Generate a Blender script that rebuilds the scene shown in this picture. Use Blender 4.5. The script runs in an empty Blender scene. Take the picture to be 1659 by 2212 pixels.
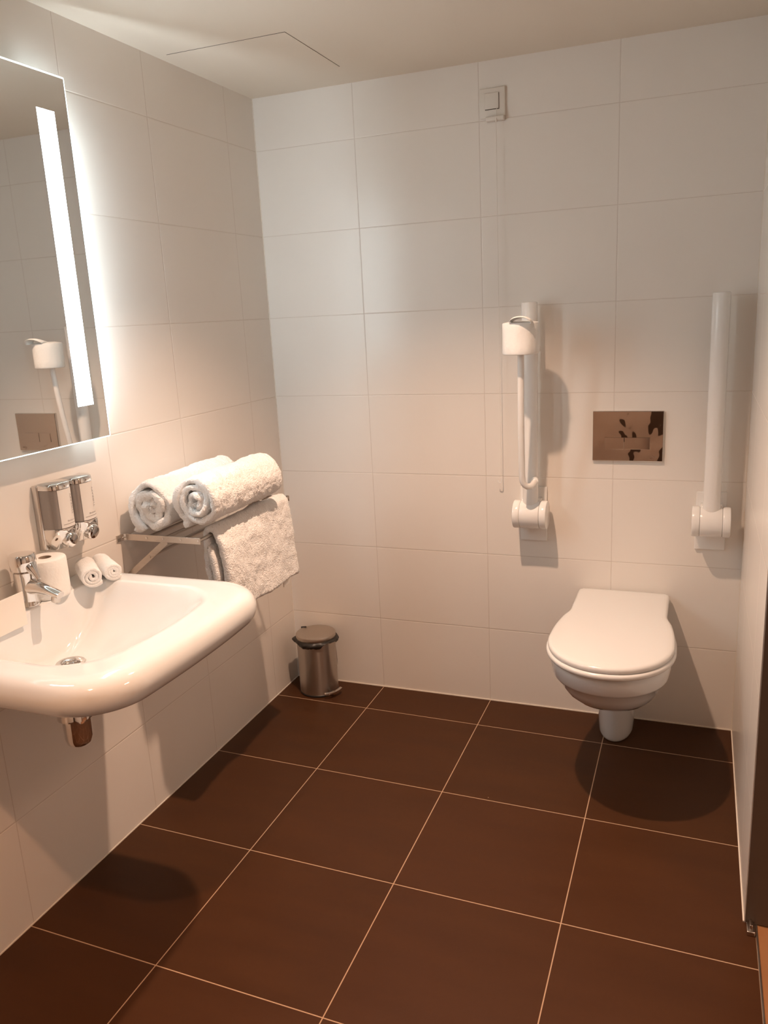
import bpy, bmesh, math, random
from math import sin, cos, pi, radians
from mathutils import Vector, Matrix, noise

sc = bpy.context.scene
COL = sc.collection
random.seed(4)

# ------------------------------------------------------------------ camera
W_ROOM, H_ROOM, D_ROOM = 1.7207, 2.28, 3.55
CP = Vector((1.5645, -2.8413, 1.5018))
PAN, PITCH, ROLL, FPX = -0.3783, 0.2420, -0.0510, 1742.69
f = Vector((sin(PAN)*cos(PITCH), cos(PAN)*cos(PITCH), -sin(PITCH)))
r = f.cross(Vector((0, 0, 1))).normalized(); u = r.cross(f)
r2 = cos(ROLL)*r + sin(ROLL)*u; u2 = -sin(ROLL)*r + cos(ROLL)*u
cam = bpy.data.objects.new('camera', bpy.data.cameras.new('camera')); COL.objects.link(cam)
cam.matrix_world = Matrix(((r2.x, u2.x, -f.x, CP.x), (r2.y, u2.y, -f.y, CP.y), (r2.z, u2.z, -f.z, CP.z), (0, 0, 0, 1)))
cam.data.sensor_fit = 'VERTICAL'; cam.data.sensor_height = 36.0; cam.data.lens = FPX/2212*36.0
cam.data.clip_start = 0.02
sc.camera = cam

# ------------------------------------------------------------------ exposure, world, lamps
sc.view_settings.view_transform = 'Standard'; sc.view_settings.look = 'None'
sc.view_settings.exposure = 0.12; sc.view_settings.gamma = 1.0; sc.view_settings.use_curve_mapping = False
sc.cycles.max_bounces = 10; sc.cycles.diffuse_bounces = 6; sc.cycles.glossy_bounces = 6
sc.cycles.sample_clamp_indirect = 6.0
wd = bpy.data.worlds.new('world'); sc.world = wd; wd.use_nodes = True
wd.node_tree.nodes['Background'].inputs[0].default_value = (0.9, 0.75, 0.6, 1)
wd.node_tree.nodes['Background'].inputs[1].default_value = 0.02
SPOT, BLEND = 106, 1.0
WARM = (1.0, 0.610, 0.410)
COOL = (0.62, 0.80, 1.0)
LAMPS = [(0.87, -0.94, 126.0, (1.0, 0.655, 0.46)), (0.87, -2.52, 98.0, (1.0, 0.50, 0.26))]   # x, y, W, colour
for lx, ly, pw, lc in LAMPS:
    ld = bpy.data.lights.new('downlight_lamp', 'SPOT'); ld.shadow_soft_size = 0.022
    ld.spot_size = radians(SPOT); ld.spot_blend = BLEND
    ld.energy = pw; ld.color = lc
    lo = bpy.data.objects.new('downlight_lamp', ld); COL.objects.link(lo); lo.location = (lx, ly, 2.262)
STRIP_E = 25.0      # emission of the mirror's light strips
WALL_GLOW_E = 92.0         # hidden emitter added behind the mirror to brighten the left wall
STRIP_C = (0.86, 1.0, 1.06)
HALL = 9
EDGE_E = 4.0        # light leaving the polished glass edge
hl = bpy.data.lights.new('hall_fill', 'AREA'); hl.size = 0.3; hl.energy = HALL; hl.color = WARM  # unseen fill light added for the hall
ho = bpy.data.objects.new('hall_fill', hl); COL.objects.link(ho); ho.location = (2.4, -1.6, 2.2)

# ------------------------------------------------------------------ material helpers
MATS = {}
class NT:
    def __init__(s, m): s.m = m; s.t = m.node_tree; s.b = s.t.nodes['Principled BSDF']
    def n(s, typ, **kw):
        nd = s.t.nodes.new(typ)
        for k, v in kw.items(): setattr(nd, k, v)
        return nd
    def l(s, a, b): s.t.links.new(a, b)
    def val(s, x):
        return x
    def math(s, op, a, b=None, c=None):
        nd = s.n('ShaderNodeMath', operation=op)
        for i, v in enumerate((a, b, c)):
            if v is None: continue
            if isinstance(v, (int, float)): nd.inputs[i].default_value = v
            else: s.l(v, nd.inputs[i])
        return nd.outputs[0]
    def mix(s, fac, a, b):
        nd = s.n('ShaderNodeMix', data_type='RGBA')
        for sock, v in ((nd.inputs[0], fac), (nd.inputs[6], a), (nd.inputs[7], b)):
            if isinstance(v, (int, float)): sock.default_value = v
            elif isinstance(v, tuple): sock.default_value = v if len(v) == 4 else (*v, 1)
            else: s.l(v, sock)
        return nd.outputs[2]

def mat(name, col=(0.8, 0.8, 0.8), rough=0.5, metal=0.0, bump=None, var=0.0, coat=0.0, emit=None, sheen=0.0, sss=0.0, aniso=0.0):
    m = bpy.data.materials.new(name); m.use_nodes = True; t = NT(m); b = t.b
    b.inputs['Base Color'].default_value = (*col, 1); b.inputs['Roughness'].default_value = rough
    b.inputs['Metallic'].default_value = metal; b.inputs['Coat Weight'].default_value = coat
    b.inputs['Coat Roughness'].default_value = 0.05
    if sheen: b.inputs['Sheen Weight'].default_value = sheen; b.inputs['Sheen Roughness'].default_value = 0.5
    if emit: b.inputs['Emission Color'].default_value = (*emit[0], 1); b.inputs['Emission Strength'].default_value = emit[1]
    tc = t.n('ShaderNodeTexCoord')
    if var:
        ns = t.n('ShaderNodeTexNoise'); ns.inputs['Scale'].default_value = 6; t.l(tc.outputs['Object'], ns.inputs['Vector'])
        t.l(t.mix(ns.outputs['Fac'], tuple(c*(1-var) for c in col), tuple(min(1, c*(1+var)) for c in col)), b.inputs['Base Color'])
    if bump:
        ns = t.n('ShaderNodeTexNoise'); ns.inputs['Scale'].default_value = bump[0]; ns.inputs['Detail'].default_value = 4
        t.l(tc.outputs['Object'], ns.inputs['Vector'])
        bp = t.n('ShaderNodeBump'); bp.inputs['Strength'].default_value = bump[1]; bp.inputs['Distance'].default_value = bump[2]
        t.l(ns.outputs['Fac'], bp.inputs['Height']); t.l(bp.outputs[0], b.inputs['Normal'])
    MATS[name] = m
    return m

def line_mask(t, coord, period, offset, half):
    """1 on grout lines coord = offset + k*period"""
    x = t.math('SUBTRACT', coord, offset)
    x = t.math('DIVIDE', x, period); x = t.math('ADD', x, 0.5)
    x = t.math('FRACT', x); x = t.math('SUBTRACT', x, 0.5); x = t.math('ABSOLUTE', x)
    x = t.math('MULTIPLY', x, period)
    return t.math('LESS_THAN', x, half), x

def at_mask(t, coord, pos, half):
    x = t.math('ABSOLUTE', t.math('SUBTRACT', coord, pos))
    return t.math('LESS_THAN', x, half), x

def wall_mat(name, axis, cols=None, explicit=None):
    m = bpy.data.materials.new(name); m.use_nodes = True; t = NT(m); b = t.b
    tc = t.n('ShaderNodeTexCoord'); sp = t.n('ShaderNodeSeparateXYZ'); t.l(tc.outputs['Object'], sp.inputs[0])
    h = sp.outputs['XYZ'.index(axis)]; z = sp.outputs[2]
    mz, dz = line_mask(t, z, 0.3, 0.001, 0.0009)
    if explicit:
        mh = dh = None
        for p in explicit:
            a, d = at_mask(t, h, p, 0.0010)
            mh = a if mh is None else t.math('MAXIMUM', mh, a)
            dh = d if dh is None else t.math('MINIMUM', dh, d)
    else:
        mh, dh = line_mask(t, h, 0.45, cols, 0.0010)
    mk = t.math('MAXIMUM', mz, mh); d = t.math('MINIMUM', dz, dh)
    ns = t.n('ShaderNodeTexNoise'); ns.inputs['Scale'].default_value = 3; t.l(tc.outputs['Object'], ns.inputs['Vector'])
    tile = t.mix(ns.outputs['Fac'], (0.80, 0.757, 0.705), (0.84, 0.80, 0.75))
    t.l(t.mix(mk, tile, (0.66, 0.60, 0.54)), b.inputs['Base Color'])
    t.l(t.math('MULTIPLY_ADD', mk, 0.5, 0.27), b.inputs['Roughness'])
    edge = t.math('MINIMUM', t.math('DIVIDE', d, 0.0028), 1.0)
    w1 = t.n('ShaderNodeTexNoise'); w1.inputs['Scale'].default_value = 2.2; t.l(tc.outputs['Object'], w1.inputs['Vector'])
    ht = t.math('MULTIPLY_ADD', w1.outputs['Fac'], 0.6, edge)
    bp = t.n('ShaderNodeBump'); bp.inputs['Strength'].default_value = 0.5; bp.inputs['Distance'].default_value = 0.0012
    t.l(ht, bp.inputs['Height']); t.l(bp.outputs[0], b.inputs['Normal'])
    b.inputs['Specular IOR Level'].default_value = 0.35
    return m

def floor_mat():
    m = bpy.data.materials.new('brown_floor_tile'); m.use_nodes = True; t = NT(m); b = t.b
    tc = t.n('ShaderNodeTexCoord'); sp = t.n('ShaderNodeSeparateXYZ'); t.l(tc.outputs['Object'], sp.inputs[0])
    x, y = sp.outputs[0], sp.outputs[1]
    yy = t.math('MULTIPLY_ADD', x, 0.0203, y)
    mx, dx = line_mask(t, x, 0.45, 0.396, 0.0014)
    my, dy = line_mask(t, yy, 0.45, -0.186, 0.0014)
    mk = t.math('MAXIMUM', mx, my); d = t.math('MINIMUM', dx, dy)
    mp = t.n('ShaderNodeMapping'); mp.inputs['Scale'].default_value = (1.2, 5.0, 1); t.l(tc.outputs['Object'], mp.inputs[0])
    n1 = t.n('ShaderNodeTexNoise'); n1.inputs['Scale'].default_value = 2.5; n1.inputs['Detail'].default_value = 6; t.l(mp.outputs[0], n1.inputs['Vector'])
    n2 = t.n('ShaderNodeTexNoise'); n2.inputs['Scale'].default_value = 60; n2.inputs['Detail'].default_value = 3; t.l(tc.outputs['Object'], n2.inputs['Vector'])
    # per-tile tone
    cx = t.math('FLOOR', t.math('DIVIDE', t.math('SUBTRACT', x, 0.396), 0.45)); cy = t.math('FLOOR', t.math('DIVIDE', t.math('ADD', yy, 0.186), 0.45))
    cb = t.n('ShaderNodeCombineXYZ'); t.l(cx, cb.inputs[0]); t.l(cy, cb.inputs[1])
    wn = t.n('ShaderNodeTexWhiteNoise'); t.l(cb.outputs[0], wn.inputs['Vector'])
    c = t.mix(n1.outputs['Fac'], (0.046, 0.0180, 0.0070), (0.082, 0.033, 0.0115))
    c = t.mix(t.math('MULTIPLY', wn.outputs['Value'], 0.35), c, (0.076, 0.027, 0.0105))
    c = t.mix(t.math('MULTIPLY', n2.outputs['Fac'], 0.25), c, (0.042, 0.016, 0.007))
    # sparse pale crumbs
    vo = t.n('ShaderNodeTexVoronoi'); vo.inputs['Scale'].default_value = 9; t.l(tc.outputs['Object'], vo.inputs['Vector'])
    sel = t.n('ShaderNodeSeparateColor'); t.l(vo.outputs['Color'], sel.inputs[0])
    cr = t.math('MULTIPLY', t.math('LESS_THAN', vo.outputs['Distance'], 0.018), t.math('GREATER_THAN', sel.outputs[0], 0.72))
    c = t.mix(cr, c, (0.40, 0.30, 0.22))
    c = t.mix(mk, c, (0.50, 0.35, 0.24))
    t.l(c, b.inputs['Base Color'])
    rr = t.math('MULTIPLY_ADD', n1.outputs['Fac'], 0.12, 0.40)
    t.l(t.math('MAXIMUM', rr, t.math('MULTIPLY', mk, 0.8)), b.inputs['Roughness'])
    edge = t.math('MINIMUM', t.math('DIVIDE', d, 0.003), 1.0)
    ht = t.math('MULTIPLY_ADD', n2.outputs['Fac'], 0.15, edge)
    bp = t.n('ShaderNodeBump'); bp.inputs['Strength'].default_value = 0.4; bp.inputs['Distance'].default_value = 0.001
    t.l(ht, bp.inputs['Height']); t.l(bp.outputs[0], b.inputs['Normal'])
    b.inputs['Specular IOR Level'].default_value = 0.16
    return m

def brushed(name, col, rough, stretch=(1, 1, 60)):
    m = mat(name, col, rough, 1.0); t = NT(m)
    tc = t.n('ShaderNodeTexCoord'); mp = t.n('ShaderNodeMapping'); mp.inputs['Scale'].default_value = stretch
    t.l(tc.outputs['Object'], mp.inputs[0])
    ns = t.n('ShaderNodeTexNoise'); ns.inputs['Scale'].default_value = 30; t.l(mp.outputs[0], ns.inputs['Vector'])
    t.l(t.math('MULTIPLY_ADD', ns.outputs['Fac'], 0.14, rough-0.07), t.b.inputs['Roughness'])
    return m

M_back = wall_mat('wall_tile_back', 'X', cols=0.396)
M_left = wall_mat('wall_tile_left', 'Y', explicit=(-0.196, -0.646, -1.003, -1.525, -2.0, -2.45, -2.9))
M_right = wall_mat('wall_tile_right', 'Y', cols=-0.305)
M_floor = floor_mat()
M_ceil = mat('painted_ceiling', (0.75, 0.68, 0.585), 0.9, bump=(180, 0.08, 0.001))
M_ceram = mat('glazed_ceramic', (0.74, 0.765, 0.775), 0.08, coat=0.5)
M_ceram.node_tree.nodes['Principled BSDF'].inputs['Specular IOR Level'].default_value = 0.55
M_seat = mat('seat_plastic', (0.76, 0.76, 0.75), 0.16)
M_chrome = mat('chrome', (0.78, 0.76, 0.74), 0.06, 1.0)
M_steel = brushed('brushed_steel', (0.60, 0.55, 0.50), 0.30, (1, 1, 40))
M_binst = brushed('brushed_bin_steel', (0.52, 0.47, 0.42), 0.30, (1, 1, 0.02))
_t = NT(M_binst); _tg = _t.n('ShaderNodeTangent', direction_type='RADIAL', axis='Z'); _t.l(_tg.outputs[0], _t.b.inputs['Tangent'])
_t.b.inputs['Anisotropic'].default_value = 0.85; _t.b.inputs['Anisotropic Rotation'].default_value = 0.25
M_binlid = mat('bin_lid_steel', (0.56, 0.50, 0.44), 0.33, 1.0)
M_towel = mat('white_terry', (0.88, 0.885, 0.88), 0.95, bump=(230, 1.0, 0.005), sheen=0.4)
M_cloth = mat('fine_terry', (0.87, 0.875, 0.87), 0.95, bump=(420, 0.8, 0.0022), sheen=0.4)
M_paper = mat('toilet_paper', (0.85, 0.85, 0.83), 0.95, bump=(75, 0.7, 0.0022))
M_rail = mat('white_rail_coating', (0.84, 0.83, 0.81), 0.18)
M_plast = mat('ivory_plastic', (0.74, 0.70, 0.64), 0.35)
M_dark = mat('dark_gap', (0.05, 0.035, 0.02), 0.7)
M_bag = mat('black_bag', (0.018, 0.016, 0.014), 0.42, bump=(40, 0.5, 0.003))
M_black = mat('black_plastic', (0.03, 0.027, 0.025), 0.4)
M_card = mat('white_card', (0.80, 0.77, 0.72), 0.6)
M_label = mat('label_paper', (0.78, 0.76, 0.73), 0.4)
M_ink = mat('grey_ink', (0.33, 0.30, 0.28), 0.5)
M_smoke = mat('smoked_plastic', (0.34, 0.31, 0.29), 0.22, 0.35)
M_satin = mat('satin_chrome', (0.66, 0.63, 0.60), 0.22, 1.0)
M_cord = mat('white_cord', (0.80, 0.76, 0.70), 0.6)
M_bead = mat('white_sealant', (0.80, 0.74, 0.66), 0.5)
M_jamb = mat('taupe_laminate', (0.115, 0.085, 0.065), 0.42, bump=(40, 0.1, 0.001), var=0.06)
M_wood = mat('orange_wood_floor', (0.34, 0.16, 0.07), 0.35, var=0.2)
M_logo = mat('etched_logo', (0.30, 0.22, 0.18), 0.5, 0.6)
M_cork = mat('cardboard_core', (0.42, 0.34, 0.27), 0.9)
M_mirror = mat('mirror_silver', (0.86, 0.90, 0.91), 0.015, 1.0)
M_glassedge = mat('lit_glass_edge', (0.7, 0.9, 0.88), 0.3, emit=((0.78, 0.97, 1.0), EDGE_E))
M_strip = mat('light_strip', (0.9, 0.9, 0.9), 0.5, emit=(STRIP_C, STRIP_E))
M_wall_glow = mat('added_wall_glow', (0.9, 0.9, 0.9), 0.5, emit=(STRIP_C, WALL_GLOW_E))
M_lampface = mat('lamp_face', (1, 0.9, 0.8), 0.5, emit=((1.0, 0.7, 0.45), 6.0))

# ------------------------------------------------------------------ mesh helpers
class MB:
    def __init__(s): s.v = []; s.f = []; s.mi = []
    def add(s, vs, fs, mi=0):
        k = len(s.v); s.v += [tuple(v) for v in vs]; s.f += [tuple(i+k for i in q) for q in fs]; s.mi += [mi]*len(fs); return s
    def box(s, x0, x1, y0, y1, z0, z1, bev=0.0, seg=3, rot=None, mi=0):
        bm = bmesh.new(); bmesh.ops.create_cube(bm, size=1)
        for v in bm.verts: v.co = Vector(((x0+x1)/2+v.co.x*(x1-x0), (y0+y1)/2+v.co.y*(y1-y0), (z0+z1)/2+v.co.z*(z1-z0)))
        if bev: bmesh.ops.bevel(bm, geom=bm.edges[:], offset=bev, segments=seg, profile=0.5, affect='EDGES')
        if rot is not None: bmesh.ops.transform(bm, matrix=rot, verts=bm.verts[:])
        bm.verts.index_update()
        s.add([v.co[:] for v in bm.verts], [[v.index for v in q.verts] for q in bm.faces], mi); bm.free(); return s
    def loft(s, rings, cap0=True, cap1=True, closed=True, mi=0):
        n = len(rings[0]); vs = [p for rg in rings for p in rg]; fs = []
        for i in range(len(rings)-1):
            for j in range(n if closed else n-1):
                a = i*n+j; b = i*n+(j+1) % n
                fs.append((a, b, b+n, a+n))
        if cap0: fs.append(tuple(range(n))[::-1])
        if cap1: fs.append(tuple(range((len(rings)-1)*n, len(rings)*n)))
        return s.add(vs, fs, mi)
    def cyl(s, p0, p1, r0, r1=None, n=32, bev=0.0, mi=0):
        r1 = r0 if r1 is None else r1
        p0 = Vector(p0); p1 = Vector(p1); d = (p1-p0); L = d.length; d.normalize()
        a = d.orthogonal().normalized(); b = d.cross(a)
        prof = [(0, r0), (L, r1)]
        if bev: prof = [(0, r0-bev), (bev*.3, r0-bev*.3), (bev, r0), (L-bev, r1), (L-bev*.3, r1-bev*.3), (L, r1-bev)]
        return s.loft([[p0+d*h+(a*cos(2*pi*k/n)+b*sin(2*pi*k/n))*rr for k in range(n)] for h, rr in prof], mi=mi)
    def lathe(s, c, prof, n=48, mi=0, axis=(0, 0, 1), sx=1, sy=1):
        d = Vector(axis).normalized(); a = Vector((1, 0, 0)) if abs(d.z) > .9 else d.orthogonal().normalized(); b = d.cross(a); c = Vector(c)
        return s.loft([[c+d*h+(a*cos(2*pi*k/n)*sx+b*sin(2*pi*k/n)*sy)*rr for k in range(n)] for rr, h in prof], mi=mi)
    def tube(s, pts, r, n=14, mi=0, cap=True, ry=None):
        pts = [Vector(p) for p in pts]; rings = []; ref = None
        for i, p in enumerate(pts):
            t = (pts[min(i+1, len(pts)-1)]-pts[max(i-1, 0)]).normalized()
            if ref is None: a = t.orthogonal().normalized()
            else: a = (ref-t*ref.dot(t)).normalized()
            ref = a; b = t.cross(a); rr = r[i] if isinstance(r, (list, tuple)) else r
            rings.append([p+a*cos(2*pi*k/n)*rr+b*sin(2*pi*k/n)*rr for k in range(n)])
        return s.loft(rings, cap, cap, mi=mi)
    def build(s, name, mats, parent=None, smooth=True, angle=40, origin=None, normals=True):
        me = bpy.data.meshes.new(name)
        o0 = Vector(origin) if origin else Vector((0, 0, 0))
        me.from_pydata([tuple(Vector(v)-o0) for v in s.v], [], s.f)
        for mm in (mats if isinstance(mats, (list, tuple)) else [mats]): me.materials.append(mm)
        for p, k in zip(me.polygons, s.mi): p.material_index = k
        if normals:
            bm = bmesh.new(); bm.from_mesh(me); bmesh.ops.recalc_face_normals(bm, faces=bm.faces[:]); bm.to_mesh(me); bm.free()
        me.update()
        if smooth:
            for p in me.polygons: p.use_smooth = True
            me.set_sharp_from_angle(angle=radians(angle))
        o = bpy.data.objects.new(name, me); COL.objects.link(o); o.location = o0
        if parent is not None:
            o.parent = parent; w = Vector((0, 0, 0)); q = parent
            while q is not None: w += q.location; q = q.parent
            o.location = o0-w
        return o

def tag(o, label, cat, group=None):
    o['label'] = label; o['category'] = cat
    if group: o['group'] = group
    return o
def thing(name, loc, label, cat, group=None):
    o = bpy.data.objects.new(name, None); COL.objects.link(o); o.location = loc; o.empty_display_size = .05
    return tag(o, label, cat, group)
def struct(o): o['kind'] = 'structure'; return o

def arc(c, r, a0, a1, n, plane='xz'):
    out = []
    for i in range(n+1):
        a = a0+(a1-a0)*i/n
        q = (cos(a)*r, sin(a)*r)
        if plane == 'xz': out.append(Vector((c[0]+q[0], c[1], c[2]+q[1])))
        elif plane == 'yz': out.append(Vector((c[0], c[1]+q[0], c[2]+q[1])))
        else: out.append(Vector((c[0]+q[0], c[1]+q[1], c[2])))
    return out

def text_obj(body, size, M, m, parent, name='printed_text', extr=0.0002, loc0=None):
    cu = bpy.data.curves.new(name, 'FONT'); cu.body = body; cu.size = size; cu.extrude = extr
    cu.align_x = 'CENTER'; cu.align_y = 'CENTER'; cu.resolution_u = 4
    tmp = bpy.data.objects.new('tmp', cu); COL.objects.link(tmp)
    dg = bpy.context.evaluated_depsgraph_get(); dg.update()
    me = bpy.data.meshes.new_from_object(tmp.evaluated_get(dg)); bpy.data.objects.remove(tmp)
    me.transform(M); me.materials.clear(); me.materials.append(m)
    o = bpy.data.objects.new(name, me); COL.objects.link(o)
    if parent is not None: o.parent = parent; o.location = -Vector(parent.location) if loc0 is None else loc0
    return o

# ------------------------------------------------------------------ room shell
D = D_ROOM
OY0, OY1, OZ = -1.93, -0.972, 2.08      # door opening in right wall
struct(MB().box(-0.1, 1.747, -D-0.1, 0.1, -0.1, 0).build('floor', M_floor, smooth=False))
struct(MB().box(-0.1, 0.0, -D-0.1, 0.1, 0, H_ROOM).build('wall_left', M_left, smooth=False))
struct(MB().box(0.0, W_ROOM, 0.0, 0.1, 0, H_ROOM).build('wall_back', M_back, smooth=False))
struct(MB().box(0.0, W_ROOM, -D-0.1, -D, 0, H_ROOM).build('wall_front', M_back, smooth=False))
wr = MB(); wr.box(W_ROOM, W_ROOM+0.1, OY1, 0.1, 0, H_ROOM); wr.box(W_ROOM, W_ROOM+0.1, -D-0.1, OY0, 0, H_ROOM)
wr.box(W_ROOM, W_ROOM+0.1, OY0, OY1, OZ, H_ROOM)
struct(wr.build('wall_right', M_right, smooth=False))
# ceiling with an inspection hatch
hx0, hx1, hy0, hy1 = 0.041, 0.437, -0.572, -0.196
struct(MB().box(-0.1, 3.1, -D-0.1, 0.1, H_ROOM, H_ROOM+0.1).build('ceiling', M_ceil, smooth=False))
hatch = thing('inspection_hatch', ((hx0+hx1)/2, (hy0+hy1)/2, H_ROOM), 'flush square inspection hatch in the ceiling near the corner above the towel rack', 'hatch')
MB().box(hx0, hx1, hy0, hy1, H_ROOM-0.0012, H_ROOM+0.001).build('hatch_panel', M_ceil, hatch, smooth=False)
g = MB(); q = 0.0008
g.box(hx0-q, hx0, hy0-q, hy1+q, H_ROOM-0.0008, H_ROOM+0.001); g.box(hx1, hx1+q, hy0-q, hy1+q, H_ROOM-0.0008, H_ROOM+0.001)
g.box(hx0, hx1, hy0-q, hy0, H_ROOM-0.0008, H_ROOM+0.001); g.box(hx0, hx1, hy1, hy1+q, H_ROOM-0.0008, H_ROOM+0.001)
g.build('hatch_joint', M_dark, hatch, smooth=False)
# sealant beads at the floor and in the corners
struct(MB().box(0, W_ROOM, -0.003, 0, 0, 0.0035).build('trim_1', M_bead, smooth=False))
struct(MB().box(0, 0.002, -D, 0, 0, 0.003).build('trim_2', M_bead, smooth=False))
struct(MB().box(W_ROOM-0.003, W_ROOM, OY1, 0, 0, 0.0035).build('trim_3', M_bead, smooth=False))
struct(MB().box(0, 0.0022, -0.0022, 0, 0, H_ROOM).build('trim_4', M_bead, smooth=False))
struct(MB().box(W_ROOM-0.002, W_ROOM, -0.002, 0, 0, H_ROOM).build('trim_5', M_bead, smooth=False))
# door opening: lining, threshold, hall
dl = MB()
dl.box(W_ROOM+0.002, W_ROOM+0.30, OY1-0.006, OY1+0.02, 0.004, OZ, bev=0.001)
dl.box(W_ROOM+0.002, W_ROOM+0.30, OY0-0.02, OY0+0.006, 0.004, OZ, bev=0.001)
dl.box(W_ROOM+0.002, W_ROOM+0.30, OY0, OY1, OZ-0.02, OZ+0.006, bev=0.001)
struct(dl.build('door_1', M_jamb, smooth=False))
struct(MB().box(1.745, 1.750, OY0, OY1, 0, 0.004, bev=0.001).build('trim_6', M_steel, smooth=False))
struct(MB().box(1.750, 3.1, -3.2, 0.0, -0.1, 0.002).build('floor_hall', M_wood, smooth=False))
struct(MB().box(3.0, 3.1, -3.2, 0, 0, H_ROOM).build('wall_hall', M_ceil, smooth=False))
struct(MB().box(1.83, 3.0, -0.1, 0, 0, H_ROOM).build('wall_hall_end', M_ceil, smooth=False))
struct(MB().box(1.83, 3.0, -3.2, -3.1, 0, H_ROOM).build('wall_hall_start', M_ceil, smooth=False))
dg_ = thing('door_guide', (1.735, -1.0, 0.0), 'small grey floor guide at the foot of the brown door lining', 'door guide')
MB().box(1.7245, 1.7435, -1.018, -0.982, 0, 0.012, bev=0.002).build('guide_base', M_satin, dg_)
MB().box(1.731, 1.737, -1.012, -0.988, 0.012, 0.026, bev=0.001).build('guide_pin', M_satin, dg_)

struct(MB().box(1.22, 1.70, -D, -D+0.03, 0.0, 2.05, bev=0.003).build('added_reflection_door', M_jamb, smooth=False))  # dark slab added behind the camera for the flush plate to reflect

# recessed ceiling downlights
for i, (lx, ly, pw, lc) in enumerate(LAMPS):
    t = thing('downlight', (lx, ly, H_ROOM), ['recessed round downlight in the ceiling between washbasin and toilet', 'recessed round downlight in the ceiling nearer the entrance'][i], 'lamp', 'ceiling downlights')
    MB().lathe((lx, ly, H_ROOM), [(0.036, 0.0), (0.042, -0.005), (0.036, -0.005), (0.034, -0.001)]).build('trim_ring', M_satin, t)

# ------------------------------------------------------------------ lighted mirror
def mirror():
    y1, y0, z0, z1, xf = -1.055, -1.86, 1.212, 2.105, 0.055
    t = thing('lighted_mirror', (0, (y0+y1)/2, z0), 'frameless mirror with a glowing vertical light strip above the washbasin', 'mirror')
    sy0, sy1, sz0, sz1 = -1.162, -1.103, 1.303, 2.021
    c0, c1 = y0+(y1-sy1), y0+(y1-sy0)
    g = MB()
    # glass front in pieces around the frosted strips
    ys = [(y0, c0), (c1, sy0), (sy1, y1)]
    for a, b in ys: g.box(xf-0.005, xf, a, b, z0, z1)
    for a, b in ((c0, c1), (sy0, sy1)): g.box(xf-0.005, xf, a, b, z0, sz0); g.box(xf-0.005, xf, a, b, sz1, z1)
    g.build('mirror_glass', M_mirror, t, smooth=False)
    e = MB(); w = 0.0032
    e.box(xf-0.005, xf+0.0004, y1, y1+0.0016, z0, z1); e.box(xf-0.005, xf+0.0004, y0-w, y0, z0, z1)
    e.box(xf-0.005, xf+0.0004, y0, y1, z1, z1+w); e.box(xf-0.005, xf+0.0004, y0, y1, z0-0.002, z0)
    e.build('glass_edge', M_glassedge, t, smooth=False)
    for a, b in ((sy0, sy1), (c0, c1)):
        MB().box(xf-0.0048, xf+0.0002, a, b, sz0, sz1).build('light_strip', M_strip, t, smooth=False)
    MB().box(0, xf-0.006, y0+0.06, y1-0.075, z0+0.04, z1-0.04).build('back_box', M_satin, t, smooth=False)
    tb = MB(); tb.cyl((0.026, y1-0.060, sz0), (0.026, y1-0.060, sz1), 0.008); tb.build('added_wall_glow', M_wall_glow, t)  # added glowing tube, out of sight, lightens the wall beside the glass
mirror()

# ------------------------------------------------------------------ washbasin
def rrect(x0, x1, y0, y1, rb, rf, z, bulge=0.0, n=16, m=14):
    """loop: back-right ... rounded rect, back corners rb, front corners rf; front = +x"""
    pts = []
    def cr(cx, cy, rr, a0, a1): 
        for i in range(n+1):
            a = a0+(a1-a0)*i/n; pts.append([cx+cos(a)*rr, cy+sin(a)*rr])
    def seg(p, q):
        for i in range(1, m): pts.append([p[0]+(q[0]-p[0])*i/m, p[1]+(q[1]-p[1])*i/m])
    cr(x0+rb, y1-rb, rb, pi, pi/2); seg((x0+rb, y1), (x1-rf, y1))
    cr(x1-rf, y1-rf, rf, pi/2, 0); seg((x1, y1-rf), (x1, y0+rf))
    cr(x1-rf, y0+rf, rf, 0, -pi/2); seg((x1-rf, y0), (x0+rb, y0))
    cr(x0+rb, y0+rb, rb, -pi/2, -pi); seg((x0, y0+rb), (x0, y1-rb))
    yc = (y0+y1)/2; hy = (y1-y0)/2
    out = []
    for x, y in pts:
        wgt = max(0, (x-x0)/(x1-x0))
        out.append(Vector((x+bulge*wgt*(1-((y-yc)/hy)**2), y, z)))
    return out
ZR = 0.850
DZ = ZR-0.86
BX0, BX1, BY0, BY1 = 0.0, 0.562, -1.778, -1.124
def outl(d, z): return rrect(0.0, BX1-d, BY0+d, BY1-d, 0.004, max(0.02, 0.125-d*0.6), z+DZ, bulge=0.018)
DR = Vector((0.174, -1.4405, 0.717))
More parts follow.
